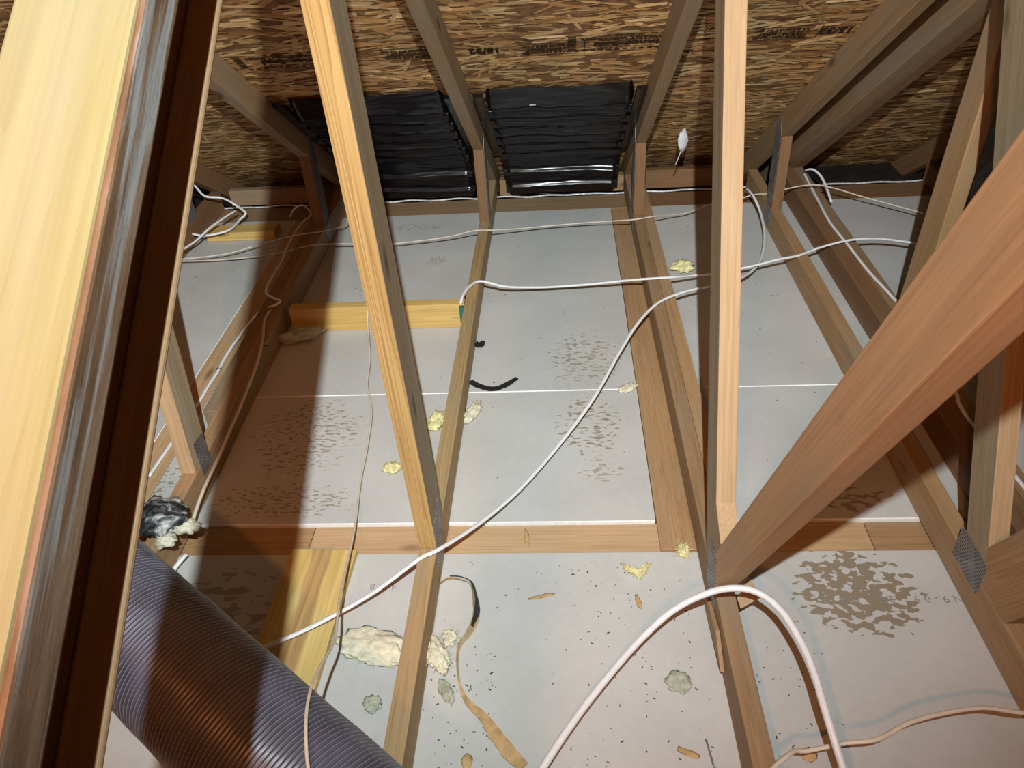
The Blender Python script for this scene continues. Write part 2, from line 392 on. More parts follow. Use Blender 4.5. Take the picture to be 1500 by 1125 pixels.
o = cable('vapour_barrier_edge', vb, 0.005, M['foil'], None, parent=floor); o.matrix_parent_inverse = floor.matrix_world.inverted()
o['label'] = 'shiny folded plastic film edge along the far plate'

# ------------------------------------------------------------------ ceiling: roof sheathing with strands and stamps
def slope_slab(name, y_low, y_high, sgn, mat, th=0.012):
    pts = []
    for y in (y_low, y_high):
        z = zr(y) if sgn > 0 else zr(2 * RIDGE - y)
        pts.append((y, z))
    (ya, za), (yb, zb) = pts
    bm = bmesh.new(); vs = []
    for x in (-2.6, 3.0):
        vs.append([bm.verts.new((x, ya, za)), bm.verts.new((x, yb, zb)), bm.verts.new((x, yb, zb + th)), bm.verts.new((x, ya, za + th))])
    a, b_ = vs
    bm.faces.new(a); bm.faces.new(b_[::-1])
    for i in range(4): bm.faces.new((a[i], b_[i], b_[(i + 1) % 4], a[(i + 1) % 4]))
    bmesh.ops.recalc_face_normals(bm, faces=bm.faces[:])
    return from_bm(name, bm, mat)
ceiling = slope_slab('ceiling', 3.9, RIDGE, 1, M['osbbase']); tag(ceiling, kind='structure')
back = slope_slab('ceiling', 2 * RIDGE - 3.9, RIDGE, -1, M['osbbase']); tag(back, kind='structure')

def strands():
    n = 22000
    x = rng.uniform(-2.3, 2.6, n); v = rng.uniform(0.0, 3.35, n)        # v measured up the slope from y = 3.75
    ln = rng.uniform(0.035, 0.15, n) * 0.5; wd = rng.uniform(0.005, 0.022, n) * 0.5
    ang = rng.normal(0, 0.28, n); far = rng.random(n) < 0.08; ang[far] = rng.uniform(-1.4, 1.4, far.sum())
    h0 = rng.uniform(0.0002, 0.0022, n)
    pal = np.array([(0.60, 0.37, 0.16), (0.50, 0.27, 0.10), (0.70, 0.47, 0.22), (0.38, 0.19, 0.07), (0.56, 0.39, 0.19), (0.45, 0.23, 0.08), (0.78, 0.58, 0.33), (0.20, 0.09, 0.035)])
    pi = rng.choice(len(pal), n, p=[.22, .2, .14, .13, .14, .09, .04, .04])
    col = pal[pi] * rng.uniform(0.9, 1.3, n)[:, None]
    shape = np.array([(-1, 0), (-0.8, -1), (0.75, -0.9), (1, 0.1), (0.8, 1), (-0.7, 0.85)])
    uu = shape[None, :, 0] * ln[:, None] * rng.uniform(0.85, 1.1, (n, 6)); ww = shape[None, :, 1] * wd[:, None] * rng.uniform(0.6, 1.2, (n, 6))
    ca, sa = np.cos(ang)[:, None], np.sin(ang)[:, None]
    X = x[:, None] + uu * ca - ww * sa; Vv = v[:, None] + uu * sa + ww * ca
    tilt = rng.normal(0, 0.012, n)[:, None] * uu / 1.0 + rng.normal(0, 0.09, n)[:, None] * ww
    H = np.clip(h0[:, None] + tilt, 0.0001, 0.006)
    y0 = 3.75; P0 = np.array([0, y0, zr(y0)]); U = -np.array(TD); Nn = np.array(TN)
    co = P0[None, None] + X[..., None] * np.array([1.0, 0, 0]) + Vv[..., None] * U + H[..., None] * Nn
    me = bpy.data.meshes.new('wood_strands')
    me.from_pydata(co.reshape(-1, 3).tolist(), [], [tuple(range(i * 6, i * 6 + 6)) for i in range(n)])
    ca_ = me.color_attributes.new('Col', 'FLOAT_COLOR', 'POINT')
    cc = np.ones((n, 6, 4)); cc[..., :3] = col[:, None, :]; ca_.data.foreach_set('color', cc.reshape(-1))
    o = link('wood_strands', me, M['osb'], ceiling); o['kind'] = 'stuff'
    return o
strands()

def text_mesh(name, body, size, origin, xdir, updir, mat, parent, align='CENTER', lift=0.0040, bold=0.0, sx=1.0, space=1.0):
    cu = bpy.data.curves.new(name + '_c', 'FONT'); cu.body = body; cu.size = size; cu.align_x = align; cu.align_y = 'CENTER'
    cu.offset = bold; cu.space_character = space; cu.resolution_u = 3
    t = bpy.data.objects.new(name + '_t', cu); COL.objects.link(t)
    bpy.context.view_layer.update()
    me = bpy.data.meshes.new_from_object(t.evaluated_get(bpy.context.evaluated_depsgraph_get()))
    bpy.data.objects.remove(t)
    xd = Vector(xdir).normalized(); ud = Vector(updir).normalized(); nd = xd.cross(ud)
    o = link(name, me, mat, parent); o.data.materials.clear(); o.data.materials.append(mat)
    org = Vector(origin) + nd * lift
    o.matrix_local = Matrix(((xd.x * sx, ud.x, nd.x, org.x), (xd.y * sx, ud.y, nd.y, org.y), (xd.z * sx, ud.z, nd.z, org.z), (0, 0, 0, 1)))
    return o
def stamp_rects(name, rects, origin, mat, parent, lift=0.0040):
    """flat ink bars on the sheathing: rects of (u0, v0, u1, v1), u to -X, v down-slope"""
    bm = bmesh.new()
    for u0, v0, u1, v1 in rects:
        bm.faces.new([bm.verts.new((u, v, 0)) for u, v in ((u0, v0), (u1, v0), (u1, v1), (u0, v1))])
    xd = Vector((-1, 0, 0)); ud = TD; nd = xd.cross(ud); org = Vector(origin) + nd * lift
    return from_bm(name, bm, mat, parent, Matrix(((xd.x, ud.x, nd.x, org.x), (xd.y, ud.y, nd.y, org.y), (xd.z, ud.z, nd.z, org.z), (0, 0, 0, 1))))
BS = 0.58
def on_roof(x, y): return (x, y, zr(y))
def brand(cx, cy):
    X = (-1, 0, 0); k = 0.56; o = lambda d: on_roof(cx, cy + d * k / SL)
    text_mesh('stamp', 'Inner-Seal', 0.066 * k, o(0), X, TD, M['ink'], ceiling, bold=0.0016, sx=1.2)
    text_mesh('stamp', 'HAYWARD, WISCONSIN', 0.036 * k, o(-0.062), X, TD, M['ink'], ceiling, bold=0.0011, sx=1.1)
    text_mesh('stamp', 'ORIENTED STRAND BOARD', 0.022 * k, o(0.044), X, TD, M['ink'], ceiling, bold=0.0004)
    r = []
    for i in range(13): r.append((-0.25 + i * 0.04, 0.066, -0.226 + i * 0.04, 0.079))
    for i in range(7): r.append((-0.25 + i * 0.055, -0.105, -0.214 + i * 0.055, -0.097))
    for i in range(8): r.append((0.245, -0.10 + i * 0.021, 0.285, -0.09 + i * 0.021))
    stamp_rects('stamp_bars', [tuple(q * k for q in a) for a in r], on_roof(cx, cy), M['ink'], ceiling)
def grade(cx, cy):
    X = (-1, 0, 0); k = 0.62
    for i, (tx, sz) in enumerate((('GRADE APA PANEL', 0.027), ('15 INCH APART', 0.027), ('7.5 INCH AT 24 OC', 0.027))):
        text_mesh('stamp', tx, sz * k, on_roof(cx, cy + (0.036 - i * 0.036) * k / SL), X, TD, M['ink'], ceiling, bold=0.0010)
    r = [(-0.13, 0.062, 0.13, 0.068), (-0.13, 0.015, 0.13, 0.018), (-0.13, -0.066, 0.13, -0.060), (-0.165, -0.07, -0.161, 0.066)]
    stamp_rects('stamp_bars', [tuple(q * k for q in a) for a in r], on_roof(cx, cy), M['ink'], ceiling)
def tall(cx, cy):
    text_mesh('stamp', '15/32', 0.085 * 0.62, on_roof(cx, cy), (-1, 0.0, 0), TD, M['ink'], ceiling, bold=0.0022, sx=0.75)
brand(0.49, 2.257); brand(-0.445, 2.263); brand(1.40, 2.225)
grade(0.275, 2.268); grade(0.90, 2.253); grade(-0.115, 2.256)
tall(0.10, 2.261); tall(1.045, 2.251)
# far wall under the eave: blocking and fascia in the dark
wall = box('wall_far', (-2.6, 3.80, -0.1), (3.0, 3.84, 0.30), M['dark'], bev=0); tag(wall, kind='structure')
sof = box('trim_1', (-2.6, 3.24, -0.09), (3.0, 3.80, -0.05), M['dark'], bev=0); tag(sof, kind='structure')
for x0, x1, y, h, mt in ((-0.60, -0.03, 3.30, 0.075, 'rust'), (0.03, 0.575, 3.26, 0.05, 'weather'), (0.67, 1.09, 3.27, 0.06, 'rust'), (-1.2, -0.70, 3.26, 0.05, 'weather')):
    lab = {-0.60: 'brown blocking board at the eave under the left black vent baffle', 0.03: 'low grey blocking board at the eave under the right black vent baffle', 0.67: 'brown blocking board at the dark eave right of the second heel post', -1.2: 'grey blocking board at the eave in the far left bay'}[x0]
    o = box('blocking_board', (x0, y, -0.002), (x1, y + 0.038, h + 0.02), M[mt], None, 0); tag(o, lab, 'board', 'eave blocking boards')

# ------------------------------------------------------------------ trusses
Y0 = 1.3
class Truss:
    def __init__(s, x, k, label, half=0.019):
        s.root = empty('roof_truss', (x, Y0, 0), -math.atan(k)); tag(s.root, label, 'roof truss', 'roof trusses'); s.h = half
    def P(s, name, x0, x1, poly, d, mat): return prism(name, x0, x1, [(y - Y0, z) for y, z in poly], d, M[mat], s.root)
    def bottom(s, mat, y0=-2.4, y1=3.22, x0=None, x1=None, name='bottom_chord', h=0.089):
        x0 = -s.h if x0 is None else x0; x1 = s.h if x1 is None else x1
        return s.P(name, x0, x1, [(y0, 0.0012), (y1, 0.0012), (y1, h), (y0, h)], (1, 0), mat)
    def top(s, mat, x0=None, x1=None, y0=RIDGE + 0.02, y1=3.72, name='top_chord'):
        x0 = -s.h if x0 is None else x0; x1 = s.h if x1 is None else x1
        return s.P(name, x0, x1, [(y0, zu(y0)), (y1, zu(y1)), (y1, zr(y1) - 0.003), (y0, zr(y0) - 0.003)], (1, -PITCH), mat)
    def heel(s, mat, ya=2.79, yb=2.88, x0=None, x1=None):
        x0 = -s.h if x0 is None else x0; x1 = s.h if x1 is None else x1
        return s.P('heel_post', x0, x1, [(ya, 0.0895), (yb, 0.0895), (yb, zu(yb) - 0.001), (ya, zu(ya) - 0.001)], (0, 1), mat)
    def web(s, a, b, width, mat, name='web', x0=None, x1=None):
        x0 = -s.h if x0 is None else x0; x1 = s.h if x1 is None else x1
        return web(name, x0, x1, (a[0] - Y0, a[1]), (b[0] - Y0, b[1]), width, M[mat], s.root)
    def plate(s, side, poly, x=None, name='connector_plate'):
        x = (s.h if side > 0 else -s.h) if x is None else x
        o = plate(name, x, side, [(y - Y0, z) for y, z in poly], s.root); o['label'] = 'toothed steel plate'; return o
    def poly(s, name, poly, d, mat, x0=None, x1=None):
        x0 = -s.h if x0 is None else x0; x1 = s.h if x1 is None else x1
        o = s.P(name, x0, x1, poly, d, mat)
        if name == 'web' and mat in ('pine', 'pale'):      # sawn edge stays fresh, the broad faces have greyed
            o.data.materials.append(M['greyed'])
            for p in o.data.polygons:
                if abs(p.normal.y) > 0.9: p.material_index = 1
        return o
HP = [(2.80, 0.105), (2.875, 0.105), (2.885, 0.40), (2.83, 0.43), (2.80, 0.37)]     # heel plate outline
HPL = [(2.797, 0.02), (2.877, 0.02), (2.877, 0.085), (2.797, 0.085)]

# T1, left of the camera: golden web and the long pale brace close to the lens
t = Truss(0.0, 0.0, 'golden pine truss left of centre with the yellow braced web nearest the camera')
t.bottom('chord'); t.top('weather'); t.heel('rust'); t.plate(1, HP); t.plate(1, [(2.80, 0.04), (2.95, 0.04), (2.95, 0.085), (2.80, 0.085)])
# web standing on the chord, leaning slightly back
t.poly('web', [(1.118, 0.0905), (1.232, 0.0905), (1.222, 0.24), (1.140, 1.17), (1.128, zu(1.128) - 0.002), (1.040, zu(1.040) - 0.002), (1.058, 1.17)], (-0.055, 1), 'pine')
t.plate(1, [(1.105, 0.035), (1.20, 0.035), (1.19, 0.17), (1.12, 0.15)])
BZ = lambda y, o: o + 0.695 * (y - 0.3)
yl, yh = -0.95, 1.02
t.poly('web', [(yl, BZ(yl, 1.0770)), (yh, BZ(yh, 1.0770)), (yh, BZ(yh, 1.1735)), (yl, BZ(yl, 1.1735))], (1, 0.695), 'rust', 0.030, 0.0605)
t.poly('lit_rim_strip', [(yl, BZ(yl, 1.0770)), (yh, BZ(yh, 1.0770)), (yh, BZ(yh, 1.0850)), (yl, BZ(yl, 1.0850))], (1, 0.695), 'pale', 0.0607, 0.0825)['label'] = 'pale strip added to catch light along the near web'  # added strip, sticks out past the brace's shadow to make a bright rim
t.poly('web_brace', [(yl, BZ(yl, 1.1745)), (yh, BZ(yh, 1.1745)), (yh, BZ(yh, 1.2087)), (yl, BZ(yl, 1.2087))], (1, 0.695), 'cream', 0.034, 0.0995)['label'] = 'pale yellow flat board nailed along the near web'
t.poly('bark_edge', [(yl, BZ(yl, 1.1745)), (yh, BZ(yh, 1.1745)), (yh, BZ(yh, 1.2080)), (yl, BZ(yl, 1.2080))], (1, 0.695), 'bark', 0.0996, 0.104)['label'] = 'grey weathered bark edge'

# T2, right of the camera: pale post and the big diagonal
t = Truss(0.607, -0.0073, 'truss right of centre with the pale upright post and big tan diagonal')
t.bottom('weather'); t.bottom('tan', 1.16, 3.2, 0.0195, 0.0575, 'sister_board', 0.0885)
t.top('weather'); t.heel('rust'); t.plate(-1, HP); t.plate(-1, [(2.80, 0.02), (2.93, 0.02), (2.93, 0.085), (2.80, 0.085)])
t.poly('web', [(1.062, 0.0905), (1.112, 0.0905), (1.582, zu(1.582) - 0.002), (1.512, zu(1.512) - 0.002), (1.080, 0.255), (1.012, 0.215), (1.040, 0.165)], (0.412, 0.911), 'pale')
t.poly('web', [(1.008, 0.0905), (1.060, 0.0905), (1.037, 0.165), (-0.136, zu(-0.136) - 0.003), (-0.345, zu(-0.345) - 0.003)], (-0.48, 0.877), 'diag')['label'] = 'thick tan diagonal web rising toward the camera'
t.plate(-1, [(0.985, 0.035), (1.075, 0.05), (1.085, 0.15), (1.03, 0.17)])
t.poly('torn_splinter', [(0.86, 0.03), (1.03, 0.004), (1.04, 0.035), (0.93, 0.062)], (1, 0), 'tan', -0.028, -0.0195)['label'] = 'torn splinter hanging off the chord side'

# T0, left bay edge
t = Truss(-0.630, -0.018, 'shadowed truss at the left bay edge with a short pine web and stapled cables')
t.bottom('tan'); t.bottom('weather', 1.62, 3.2, -0.0575, -0.0195, 'sister_board', 0.0885)
t.top('weather'); t.heel('rust'); t.plate(1, HP); t.plate(1, HPL)
t.poly('web', [(1.365, 0.0905), (1.450, 0.0905), (1.62, zu(1.62) - 0.002), (1.53, zu(1.53) - 0.002)], (0.13, 0.99), 'pale')
t.plate(1, [(1.392, 0.055), (1.452, 0.055), (1.452, 0.15), (1.398, 0.155)])

# T3
t = Truss(1.122, -0.004, 'truss right of the stained drywall bay, its post crossed by the big diagonal')
t.bottom('tan'); t.top('weather'); t.heel('rust'); t.plate(-1, HP); t.plate(-1, HPL)
t.poly('web', [(1.005, 0.0905), (1.093, 0.0905), (1.617, zu(1.617) - 0.002), (1.53, zu(1.53) - 0.002), (1.055, 0.20)], (0.437, 0.9), 'pale')
t.poly('web', [(0.925, 0.0905), (1.045, 0.0905), (1.057, 0.138), (-0.06, zu(-0.06) - 0.003), (-0.26, zu(-0.26) - 0.003)], (-0.48, 0.877), 'tan')
t.plate(-1, [(1.020, 0.055), (1.128, 0.055), (1.128, 0.135), (1.020, 0.135)])

# T4, doubled girder
t = Truss(1.270, -0.004, 'doubled girder truss at the right with a white cable along its top')
t.bottom('rust', y1=3.40, x0=-0.036, x1=0.0195); t.bottom('weather', y1=3.42, x0=0.0205, x1=0.060, name='second_chord', h=0.088)
t.top('weather', -0.036, 0.0195); t.top('rust', 0.0205, 0.060, name='second_top_chord')
t.poly('web', [(1.805, 0.0905), (1.915, 0.0905), (1.855, zu(1.855) - 0.002), (1.772, zu(1.772) - 0.002)], (-0.05, 1), 'tan', -0.036, 0.002)

# T5 and T-1 at the edges of the view
t = Truss(1.85, 0.0, 'dark truss at the far right edge with a wide heel plate')
t.bottom('rust'); t.top('rust'); t.heel('rust', 2.70, 2.84)
t.plate(-1, [(2.72, 0.10), (2.82, 0.10), (2.82, 0.36), (2.72, 0.40)])
t.poly('web', [(1.30, 0.0905), (1.40, 0.0905), (1.60, zu(1.60) - 0.002), (1.50, zu(1.50) - 0.002)], (0.2, 1), 'tan')
t = Truss(-1.24, 0.0, 'dark truss at the far left edge behind the near brace')
t.bottom('rust'); t.top('rust'); t.heel('rust', 2.74, 2.88); t.plate(1, [(2.72, 0.09), (2.95, 0.09), (2.95, 0.33), (2.72, 0.42)])

# ------------------------------------------------------------------ lumber on the floor
o = box('blocking_board', (-0.6045, 2.157, 0.001), (-0.021, 2.195, 0.089), M['yellow'], None, 0)
tag(o, 'clean yellow blocking board on edge between the two left trusses', 'board', 'loose and blocking lumber')
o = box('floor_board', (-1.175, 2.885, 0.001), (-0.885, 2.965, 0.038), M['yellow'], None, 0)
tag(o, 'short yellow board lying flat at the far left under the cables', 'board', 'loose and blocking lumber')
o = box('plank', (-0.342, 0.66, 0.001), (-0.190, 1.183, 0.019), M['plank'], None, 1)
o.rotation_euler.z += math.radians(-1.5)
tag(o, 'wide yellow plank with a brown heart stripe lying beside the black duct', 'plank')
def wedge(name, pts, th, mat, label, cat, parent=None):
    bm = bmesh.new(); c = Vector(pts[0])
    A = [bm.verts.new(Vector(p) - c) for p in pts]; nrm = (Vector(pts[1]) - c).cross(Vector(pts[2]) - c).normalized()
    if nrm.z > 0: nrm = -nrm
    B = [bm.verts.new(Vector(p) - c + nrm * th) for p in pts]; n = len(pts)
    bm.faces.new(A); bm.faces.new(B[::-1])
    for i in range(n): bm.faces.new((A[i], B[i], B[(i + 1) % n], A[(i + 1) % n]))
    bmesh.ops.recalc_face_normals(bm, faces=bm.faces[:])
    o = from_bm(name, bm, M[mat], None, Matrix.Translation(c)); tag(o, label, cat); return o
wedge('cardboard_scrap', [(0.629, 0.985, 0.092), (0.664, 1.028, 0.094), (0.676, 0.985, 0.094), (0.632, 0.960, 0.091)], 0.002, 'paper', 'small tan cardboard scrap tucked under the foot of the big diagonal', 'scrap')

# ------------------------------------------------------------------ flexible duct
def duct():
    R_ = 0.105; ax = Vector((-0.817, 0.564, 0.123)).normalized(); base = Vector((-0.096, 0.548, 0.222)) - ax * 0.42
    root = empty('flexible_duct', base); tag(root, 'thick black ribbed flexible duct crossing the lower left corner', 'duct')
    e1 = ax.cross(Vector((0, 0, 1))).normalized(); e2 = e1.cross(ax)
    Ln = 1.75; pitch = 0.0078; per = 6; nr = int(Ln / pitch * per); nt_ = 64
    s = np.linspace(0, Ln, nr); th = np.arange(nt_) / nt_ * 2 * math.pi
    Sg, Tg = np.meshgrid(s, th, indexing='ij')
    ph = Sg / pitch - Tg / (2 * math.pi)
    r = R_ + 0.0016 * np.abs(np.cos(math.pi * ph)) ** 2
    wr = np.array([[noise.noise(Vector((a * 14, 3 * math.cos(b_), 3 * math.sin(b_)))) for b_ in th] for a in s[::per]])
    wr = np.repeat(wr, per, axis=0)[:nr]
    if wr.shape[0] < nr: wr = np.vstack([wr, wr[-1:].repeat(nr - wr.shape[0], 0)])
    r = r + 0.0022 * wr
    E1, E2, AX = np.array(e1), np.array(e2), np.array(ax)
    co = Sg[..., None] * AX + (r * np.cos(Tg))[..., None] * E1 + (r * np.sin(Tg))[..., None] * E2
    F = []
    for i in range(nr - 1):
        o_ = i * nt_
        for k in range(nt_): F.append((o_ + k, o_ + (k + 1) % nt_, o_ + nt_ + (k + 1) % nt_, o_ + nt_ + k))
    me = bpy.data.meshes.new('jacket'); me.from_pydata(co.reshape(-1, 3).tolist(), [], F)
    for p in me.polygons: p.use_smooth = True
    link('jacket', me, M['duct'], root)
    turns = int(Ln / pitch) - 1; seg = 40
    q = np.arange(turns * seg) / seg
    rr = R_ + 0.0015 + 0.0022 * np.array([noise.noise(Vector((a * pitch * 14, 3 * math.cos(a * 2 * math.pi), 3 * math.sin(a * 2 * math.pi)))) for a in q])
    hp = (q * pitch)[:, None] * AX + (rr * np.cos(q * 2 * math.pi))[:, None] * E1 + (rr * np.sin(q * 2 * math.pi))[:, None] * E2
    o = link('ridge_glints', tube_mesh('ridge_glints', hp, 0.00085, 4), M['wire'], root); o['label'] = 'thin grey coil standing for glints on the duct ridges'  # shine on the jacket ridges drawn as a pale coil
duct()

# ------------------------------------------------------------------ vent baffles
def baffle(x0, x1, label, seed):
    root = empty('vent_baffle', (0, 0, 0)); tag(root, label, 'vent baffle', 'attic vent baffles')
    def path(t):                                   # t 0..1 from the upper end to the plate
        if t < 0.72:
            y = 2.50 + t / 0.72 * 0.56; return Vector((0, y, zr(y) - 0.006 - 0.042 * min(1, t * 12)))
        q = (t - 0.72) / 0.28; y = 3.06 + 0.14 * q; z0 = zr(3.06) - 0.048
        return Vector((0, y, z0 + (0.030 - z0) * q ** 0.9))
    nv = 420; nu = 44; V = []; F = []
    for j in range(nv):
        t = j / (nv - 1); p = path(t); d = (path(min(1, t + 0.01)) - path(max(0, t - 0.01))).normalized(); nn = Vector((0, d.z, -d.y))
        if nn.z > 0: nn = -nn
        for i in range(nu):
            u = i / (nu - 1)
            wob = 0.10 * noise.noise(Vector((u * 1.6 + seed, t * 5, 4)))
            rib = (t * 8.6 + 0.55 + wob) % 1.0
            rh = 0.017 * math.exp(-((rib - 0.5) / 0.06) ** 2)
            fold = abs(noise.noise(Vector((u * 2.1 + t * 13 + seed, t * 26 - u * 2.5, seed)))) + 0.6 * abs(noise.noise(Vector((u * 1.4 - t * 17 + seed, t * 34 + u * 3, seed + 5))))
            cr = 0.007 * fold + 0.010 * noise.noise(Vector((u * 2.0, t * 9 + seed, 1)))
            e = min(u, 1 - u); side = max(0, 1 - e / 0.035)
            q = p + nn * ((rh + cr) * (1 - side)) - nn * 0.03 * side
            V.append((x0 + (x1 - x0) * u, q.y, q.z))
    for j in range(nv - 1):
        for i in range(nu - 1): F.append((j * nu + i, j * nu + i + 1, (j + 1) * nu + i + 1, (j + 1) * nu + i))
    me = bpy.data.meshes.new('baffle_panel'); me.from_pydata(V, [], F)
    for p in me.polygons: p.use_smooth = True
    link('baffle_panel', me, M['black'], root)
    for xx in (x0 - 0.032, x1):                    # stapled side flanges
        bm = bmesh.new(); pts = [path(k / 14 * 0.74) for k in range(15)]
        for k in range(14):
            a = pts[k]; b_ = pts[k + 1]
            za, zb = zr(a.y) - 0.009, zr(b_.y) - 0.009
            vs = [bm.verts.new(c) for c in ((xx, a.y - 0.012, za - 0.022), (xx + 0.032, a.y - 0.012, za - 0.022), (xx + 0.032, b_.y - 0.012, zb - 0.022), (xx, b_.y - 0.012, zb - 0.022))]
            bm.faces.new(vs)
        bmesh.ops.remove_doubles(bm, verts=bm.verts[:], dist=1e-5)
        ext = bmesh.ops.extrude_face_region(bm, geom=bm.faces[:])
        for v in [g for g in ext['geom'] if isinstance(g, bmesh.types.BMVert)]: v.co.z += 0.012
        bmesh.ops.recalc_face_normals(bm, faces=bm.faces[:])
        from_bm('flange', bm, M['black'], root)
    for k in range(8):                             # bright folded corners at the rib ends
        t = (k + 0.95) / 8.6; p = path(t)
        for xx in (x0 + 0.004, x1 - 0.034):
            box('rib_end', (xx, p.y - 0.006, p.z - 0.022), (xx + 0.03, p.y + 0.004, p.z + 0.004), M['black'], root, 0, bev=0.003)
    for k in range(1):
        yy = 2.53
        box('staple', (x0 + (x1 - x0) * (0.3 + 0.2 * k), yy, zr(yy) - 0.056), (x0 + (x1 - x0) * (0.3 + 0.2 * k) + 0.02, yy + 0.002, zr(yy) - 0.054), M['foil'], root, 0, bev=0)
baffle(-0.585, -0.062, 'crinkled black plastic vent baffle left of the centre heel post', 3.0)
baffle(0.062, 0.545, 'crinkled black plastic vent baffle right of the centre heel post', 8.0)

# ------------------------------------------------------------------ cables
C1a = [[-1.277, 2.616, 0.05], [-1.171, 2.611, 0.06], [-1.009, 2.665, 0.05], [-0.886, 2.718, 0.06], [-0.735, 2.701, 0.1], [-0.634, 2.729, 0.1], [-0.580, 2.862, 0.06], [-0.58, 2.967, 0.03]]
C1b = [[-1.309, 2.664, 0.02], [-1.198, 2.654, 0.03], [-1.012, 2.658, 0.03], [-0.813, 2.65, 0.05], [-0.681, 2.603, 0.095], [-0.629, 2.622, 0.095], [-0.554, 2.697, 0.06], [-0.392, 2.689, 0.055], [-0.233, 2.701, 0.06], [-0.126, 2.707, 0.07], [-0.045, 2.702, 0.09], [-0.005, 2.703, 0.093], [0.034, 2.701, 0.092], [0.134, 2.763, 0.065], [0.24, 2.8, 0.055], [0.4, 2.806, 0.06], [0.517, 2.77, 0.08], [0.581, 2.745, 0.094], [0.654, 2.765, 0.094], [0.734, 2.849, 0.06], [0.801, 2.888, 0.05], [0.912, 2.965, 0.05], [1.01, 2.976, 0.06], [1.071, 2.967, 0.08], [1.126, 2.927, 0.1], [1.173, 2.914, 0.12], [1.264, 2.921, 0.13], [1.342, 2.917, 0.12], [1.475, 2.869, 0.09], [1.597, 2.777, 0.08], [1.653, 2.717, 0.08], [1.748, 2.609, 0.08]]
C2 = [[-0.027, 2.152, 0.04], [-0.032, 2.153, 0.075], [-0.03, 2.181, 0.095], [-0.02, 2.230, 0.099], [0.006, 2.288, 0.096], [0.031, 2.293, 0.096], [0.061, 2.288, 0.09], [0.118, 2.287, 0.075], [0.243, 2.322, 0.05], [0.383, 2.323, 0.055], [0.497, 2.303, 0.075], [0.573, 2.277, 0.094], [0.663, 2.283, 0.094], [0.739, 2.334, 0.07], [0.812, 2.362, 0.06], [0.936, 2.367, 0.08], [1.028, 2.383, 0.094], [1.101, 2.403, 0.096], [1.179, 2.446, 0.1], [1.277, 2.473, 0.11], [1.348, 2.483, 0.11], [1.422, 2.492, 0.1], [1.519, 2.471, 0.09], [1.621, 2.416, 0.09]]
C3 = [[-0.334, 0.9, 0.03], [-0.305, 0.919, 0.03], [-0.248, 0.946, 0.035], [-0.183, 0.98, 0.045], [-0.103, 1.029, 0.06], [-0.013, 1.085, 0.096], [0.021, 1.105, 0.098], [0.098, 1.216, 0.06], [0.185, 1.345, 0.04], [0.285, 1.514, 0.04], [0.38, 1.682, 0.06], [0.467, 1.883, 0.08], [0.532, 2.015, 0.094], [0.6, 2.115, 0.098], [0.682, 2.174, 0.098], [0.776, 2.223, 0.09], [0.859, 2.258, 0.09], [0.934, 2.347, 0.07], [0.993, 2.462, 0.06], [1.043, 2.637, 0.06], [1.064, 2.812, 0.07], [1.052, 2.9, 0.1], [1.042, 2.984, 0.1]]
C4 = [[0.20, 0.49, 0.012], [0.213, 0.54, 0.06], [0.227, 0.591, 0.1], [0.254, 0.635, 0.11], [0.293, 0.697, 0.11], [0.342, 0.766, 0.11], [0.419, 0.856, 0.12], [0.492, 0.913, 0.145], [0.556, 0.933, 0.17], [0.604, 0.933, 0.185], [0.645, 0.923, 0.185], [0.678, 0.889, 0.18], [0.7, 0.832, 0.17], [0.71, 0.777, 0.16], [0.713, 0.721, 0.15], [0.72, 0.669, 0.13], [0.727, 0.63, 0.11], [0.732, 0.58, 0.08], [0.74, 0.45, 0.03], [0.75, 0.2, 0.008], [0.76, -0.3, 0.008]]
C5 = [[0.628, 0.40, 0.097], [0.60, 0.60, 0.099], [0.655, 0.672, 0.092], [0.687, 0.684, 0.08], [0.752, 0.693, 0.09], [0.799, 0.694, 0.1], [0.857, 0.722, 0.1], [0.919, 0.74, 0.1], [0.989, 0.751, 0.1], [1.045, 0.743, 0.1], [1.105, 0.745, 0.095], [1.14, 0.74, 0.094]]
C6 = [[-0.349, 2.187, 0.093], [-0.338, 2.1505, 0.085], [-0.332, 2.096, 0.05], [-0.3, 1.948, 0.03], [-0.284, 1.818, 0.02], [-0.246, 1.686, 0.02], [-0.229, 1.539, 0.02], [-0.22, 1.407, 0.02], [-0.194, 1.234, 0.04], [-0.172, 1.078, 0.08], [-0.149, 0.95, 0.13], [-0.116, 0.821, 0.19], [-0.101, 0.721, 0.26], [-0.09, 0.648, 0.305], [-0.072, 0.577, 0.333], [-0.045, 0.5, 0.338], [0.0, 0.42, 0.328]]
C7a = [[-0.824, 2.949, 0.07], [-0.786, 2.909, 0.12], [-0.748, 2.902, 0.14], [-0.729, 2.91, 0.12], [-0.721, 2.915, 0.1], [-0.718, 2.882, 0.096], [-0.735, 2.833, 0.096], [-0.742, 2.74, 0.093], [-0.740, 2.632, 0.09], [-0.728, 2.507, 0.09], [-0.727, 2.401, 0.09], [-0.722, 2.312, 0.093], [-0.704, 2.254, 0.097], [-0.665, 2.214, 0.1], [-0.637, 2.191, 0.102], [-0.649, 2.168, 0.1], [-0.71, 2.189, 0.07], [-0.759, 2.17, 0.03], [-0.782, 2.091, 0.012], [-0.788, 2.006, 0.008], [-0.785, 1.922, 0.007], [-0.787, 1.85, 0.007], [-0.786, 1.781, 0.007], [-0.79, 1.65, 0.007], [-0.80, 1.45, 0.007]]
